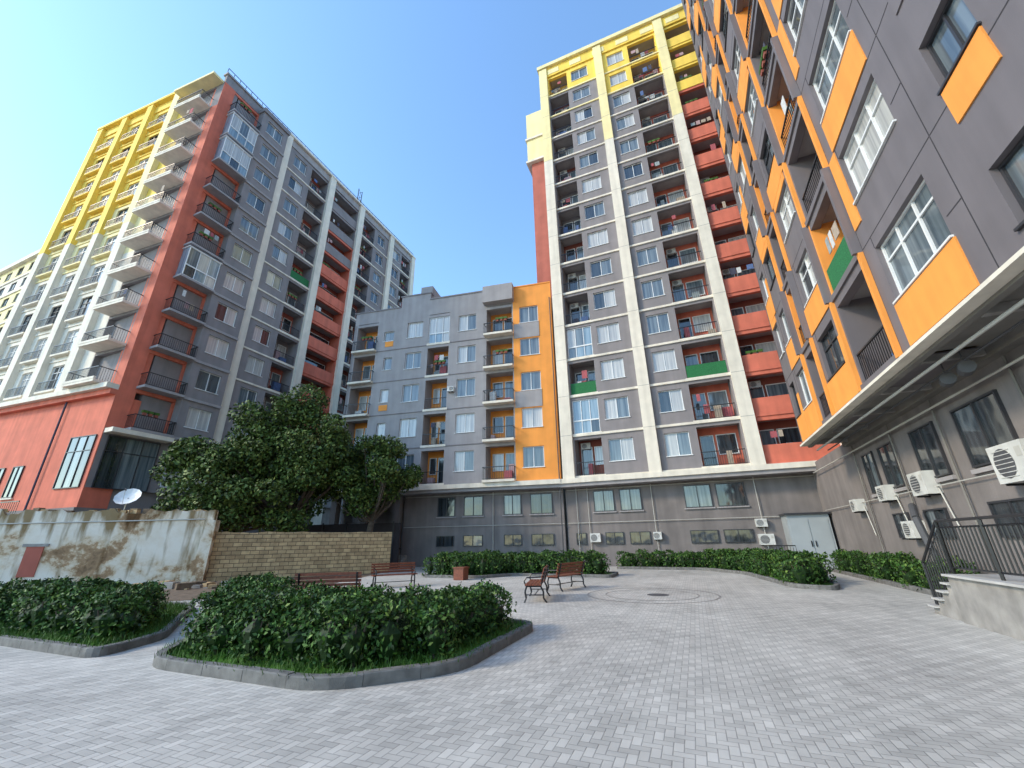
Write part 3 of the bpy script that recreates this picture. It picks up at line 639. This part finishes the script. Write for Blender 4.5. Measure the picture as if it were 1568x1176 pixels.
# ------------------------------------------------------------------ old walls
def ragged_wall(name,p,q,h,th,mat,rag=.25,seg=60):
    p=Vector(p);q=Vector(q);u=(q-p);L=u.length;u.normalize();n=Vector((u.y,-u.x)); vs=[];fs=[]; st=0;cur=0
    for i in range(seg+1):
        if i>=st: cur=random.uniform(-.5,.5); st=i+random.randint(2,7)
        c=p+u*L*i/seg; hh=h+rag*(cur*.8+random.uniform(-.18,.18))
        for s,z in ((-.5,-.05),(-.5,hh-.06),(-.3,hh),(.5,hh+random.uniform(-.05,.05)),(.5,-.05)):
            w=c+n*th*s; vs.append((w.x,w.y,z))
    for i in range(seg):
        a=5*i;b=a+5; fs+=[(a,a+1,b+1,b),(a+1,a+2,b+2,b+1),(a+2,a+3,b+3,b+2),(a+3,a+4,b+4,b+3)]
    fs+=[(0,4,3,2,1),(5*seg,5*seg+1,5*seg+2,5*seg+3,5*seg+4)]
    me=bpy.data.meshes.new(name);me.from_pydata(vs,[],fs);me.materials.append(MATS[mat]);o=bpy.data.objects.new(name,me);scene.collection.objects.link(o); return o
ow=ragged_wall('old_plaster_wall',(-40,-1.0),(-22.9,14.9),3.25,.5,'old_plaster',.36,110)
u=Vector((17.1,15.9)).normalized(); nn=Vector((u.y,-u.x)); FW=Frame((-22.9,14.9),(-u.x,-u.y),(nn.x,nn.y)); mb=MB()
mb.box(FW,6.3,6.9,.25,.29,.5,1.75,'brick_red'); mb.box(FW,6.15,7.05,.25,.31,1.75,1.87,'concrete')
mb.box(FW,-.15,.35,-.4,.42,0,2.9,'old_plaster')
mb.tube(FW.P(.4,.28,2.95),FW.P(9,.28,2.7),.03,'pipe')
for i in range(110):
    a=random.uniform(0,22); s=random.uniform(.06,.2); FF=Frame((-22.9-u.x*a,14.9-u.y*a),(math.cos(i*2.1),math.sin(i*2.1)),(-math.sin(i*2.1),math.cos(i*2.1))); mb.box(FF,-s,s,-s*.6,s*.6,3.1,3.22+s*random.uniform(.6,1.2),random.choice(['limestone','limestone','soil']))
ob=mb.build('old_wall_details',{'brick_red':'bricked_opening','concrete':'lintel','old_plaster':'buttress','limestone':'loose_coping_stones','soil':'coping_dirt','pipe':'wall_pipe'})
for c in list(ob.children): c.parent=ow
bpy.data.objects.remove(ob)
ragged_wall('limestone_block_wall',(-22.9,15.1),(-17.3,22.2),2.3,.3,'limestone',.05,20)
mb=MB()
for i in range(260):
    t=random.random(); x=-38+t*17+random.uniform(.6,3.2); y=.2+t*15.5+random.uniform(-3.2,-.6); s=random.uniform(.06,.28)
    F=Frame((x,y),(math.cos(i),math.sin(i)),(-math.sin(i),math.cos(i))); mb.box(F,-s,s,-s*.6,s*.7,-.02,s*random.uniform(.4,1.1),random.choice(['limestone','soil','concrete']))
mb.build('rubble',{'limestone':'limestone_fragments','soil':'clods','concrete':'broken_concrete'})
mb=MB(); c=Vector((-26.6,12.6,4.1)); n=12; ax=Vector((.5,-.6,.62)).normalized(); sx=ax.cross(Vector((0,0,1))).normalized(); sy=ax.cross(sx)
vs=[tuple(c-ax*.12)]
for rr,dz in ((.3,-.08),(.55,.03)):
    for i in range(n): t=2*math.pi*i/n; vs.append(tuple(c+sx*math.cos(t)*rr+sy*math.sin(t)*rr+ax*dz))
mb.add('dish',vs,[(0,1+i,1+(i+1)%n) for i in range(n)]+[(1+i,1+n+i,1+n+(i+1)%n,1+(i+1)%n) for i in range(n)])
mb.tube(c-ax*.1,c-Vector((0,0,.9)),.03,'pipe'); mb.tube(c-sy*-.5,c+ax*.5,.012,'pipe'); mb.tube(c+ax*.45,c+ax*.55,.04,'ac_dark')
mb.build('satellite_dish')
# ------------------------------------------------------------------ tree
def tree(base,clumps,leaf=.13,per=420,trunk=.35):
    mb=MB(); b=Vector(base); top=b+Vector((.2,.1,3.0)); mb.tube(b,top,trunk,'bark',9,trunk*.75)
    P=[];Nn=[]
    for (x,y,z,r) in clumps:
        c=Vector((x,y,z)); mid=top.lerp(c,.5)+Vector((0,0,-.4))
        if random.random()<.5:
            mb.tube(top,mid,trunk*.35,'bark',6,trunk*.2); mb.tube(mid,c,trunk*.2,'bark',5,trunk*.06)
        n=int(per*r*r); v=RNG.normal(size=(n,3)); v/=np.linalg.norm(v,axis=1)[:,None]
        p=v*(RNG.uniform(.35,1.08,n)**.6)[:,None]*np.array([r,r,r*.75])+np.array([x,y,z]); P.append(p); Nn.append(v+np.array([0,0,.4]))
    e=mb.build('broadleaf_tree',{'bark':'trunk_and_limbs'})
    leaves('crown_leaves',np.concatenate(P),np.concatenate(Nn),leaf,['tleaf_a','tleaf_b','tleaf_c','tleaf_d'],.55,[.38,.30,.18,.14],e)
def lobes(L,n,rr=(.7,1.3)):
    out=[]
    for (cx,cy,cz,rx,ry,rz,k) in L:
        for i in range(k):
            while True:
                v=np.array([random.uniform(-1,1) for _ in range(3)]); q=np.linalg.norm(v)
                if .45<q<1: break
            s=v[0]*rx; d=v[1]*ry
            out.append((cx+s*.926+d*-.378,cy+s*.378+d*.926,cz+v[2]*rz,random.uniform(*rr)))
    return out
def cp(Xc,Y): return (.926*Xc-.378*Y, .378*Xc+.926*Y)
a=cp(-14.2,27); b2=cp(-18.3,26); c2=cp(-9.0,28)
cl=lobes([(a[0],a[1],7.9,4.1,3.2,3.2,66),(b2[0],b2[1],5.2,3.0,2.6,2.8,34),(a[0],a[1]-.5,4.6,3.8,3,2.0,30)],0)
tree((a[0],a[1],0),cl,.12,500,.4)
cl=lobes([(c2[0],c2[1],6.6,3.1,2.3,1.9,40),(c2[0]-1.5,c2[1],4.8,2.4,2,1.6,20)],0,(.55,1.05))
tree((c2[0]-.6,c2[1],0),cl,.11,500,.25)
mb=MB(); F=Frame((-22.5,24.5),(1,.25),(.25,-1)); mb.box(F,-6,3.5,-.2,0,0,3.0,'joint'); 
for i in range(6): mb.box(F,-6+i*1.8,-5.9+i*1.8,0,.05,0,3.1,'frame_dark')
mb.build('site_fence')
# ------------------------------------------------------------------ entrance landing, steps & railing (right)
mb=MB(); H=.86
mb.box(W,4.55,6.98,-8,11.7,0,H-.04,'concrete'); mb.box(W,4.48,6.99,-8,11.75,H-.04,H,'stone_tread')
for i in range(4):
    z=H-.172*(i+1); a0=11.7+.3*i; mb.box(W,4.6,6.98,a0,a0+.3,0,z-.035,'concrete'); mb.box(W,4.52,6.985,a0+.003 if i else a0+.053,a0+.33,z-.035,z,'stone_tread')
def rail_line(mb,p,q,h=1.0,sp=.125):
    p=Vector(p);q=Vector(q);L=(q-p).length;n=int(L/sp); up=Vector((0,0,1))
    mb.tube(p+up*h,q+up*h,.030,'black_iron',6); mb.tube(p+up*.12,q+up*.12,.018,'black_iron',4); mb.tube(p+up*(h-.13),q+up*(h-.13),.018,'black_iron',4)
    for i in range(n+1):
        c=p.lerp(q,i/n); post=(i%12==0) or i==n; mb.tube(c+up*(0 if post else .12),c+up*(h if post else h-.13),.03 if post else .015,'black_iron',4)
for bx in (4.68,6.8):
    rail_line(mb,(bx,12.9,.02),(bx,11.7,H)); rail_line(mb,(bx,11.7,H),(bx,-2,H))
mb.build('entrance_steps',{'concrete':'landing_base','stone_tread':'treads','black_iron':'iron_railing'})
# ------------------------------------------------------------------ camera
cam=bpy.data.cameras.new('camera'); co=bpy.data.objects.new('camera',cam); scene.collection.objects.link(co)
cam.sensor_width=36; cam.lens=36*630/1568; cam.clip_end=3000; cam.clip_start=.05
co.matrix_world=Matrix.Translation((0,0,1.6))@Matrix.Rotation(math.radians(22.2),4,'Z')@Matrix.Rotation(math.radians(90+21),4,'X')@Matrix.Rotation(math.radians(-1.0),4,'Z')
scene.camera=co
# ------------------------------------------------------------------ light
az=math.atan2(-.80,-.60); el=math.radians(32)
w=bpy.data.worlds.new('World'); scene.world=w; w.use_nodes=True; t=w.node_tree
bg=t.nodes['Background']; sky=t.nodes.new('ShaderNodeTexSky'); sky.sky_type='NISHITA'; sky.sun_disc=False
sky.sun_elevation=el; sky.sun_rotation=az; sky.air_density=1.2; sky.dust_density=.5; sky.ozone_density=1.5
mul=t.nodes.new('ShaderNodeVectorMath'); mul.operation='MULTIPLY'; mul.inputs[1].default_value=(2.0,2.45,2.75)
t.links.new(sky.outputs[0],mul.inputs[0]); t.links.new(mul.outputs[0],bg.inputs[0]); bg.inputs[1].default_value=.15
sd=bpy.data.lights.new('sun','SUN'); sd.energy=2.9; sd.angle=math.radians(9); sd.color=(1,.84,.62)
so=bpy.data.objects.new('sun',sd); scene.collection.objects.link(so)
d=Vector((math.sin(az)*math.cos(el),math.cos(az)*math.cos(el),math.sin(el))); so.rotation_euler=d.to_track_quat('Z','Y').to_euler()
scene.view_settings.view_transform='Standard'; scene.view_settings.look='None'; scene.view_settings.exposure=0
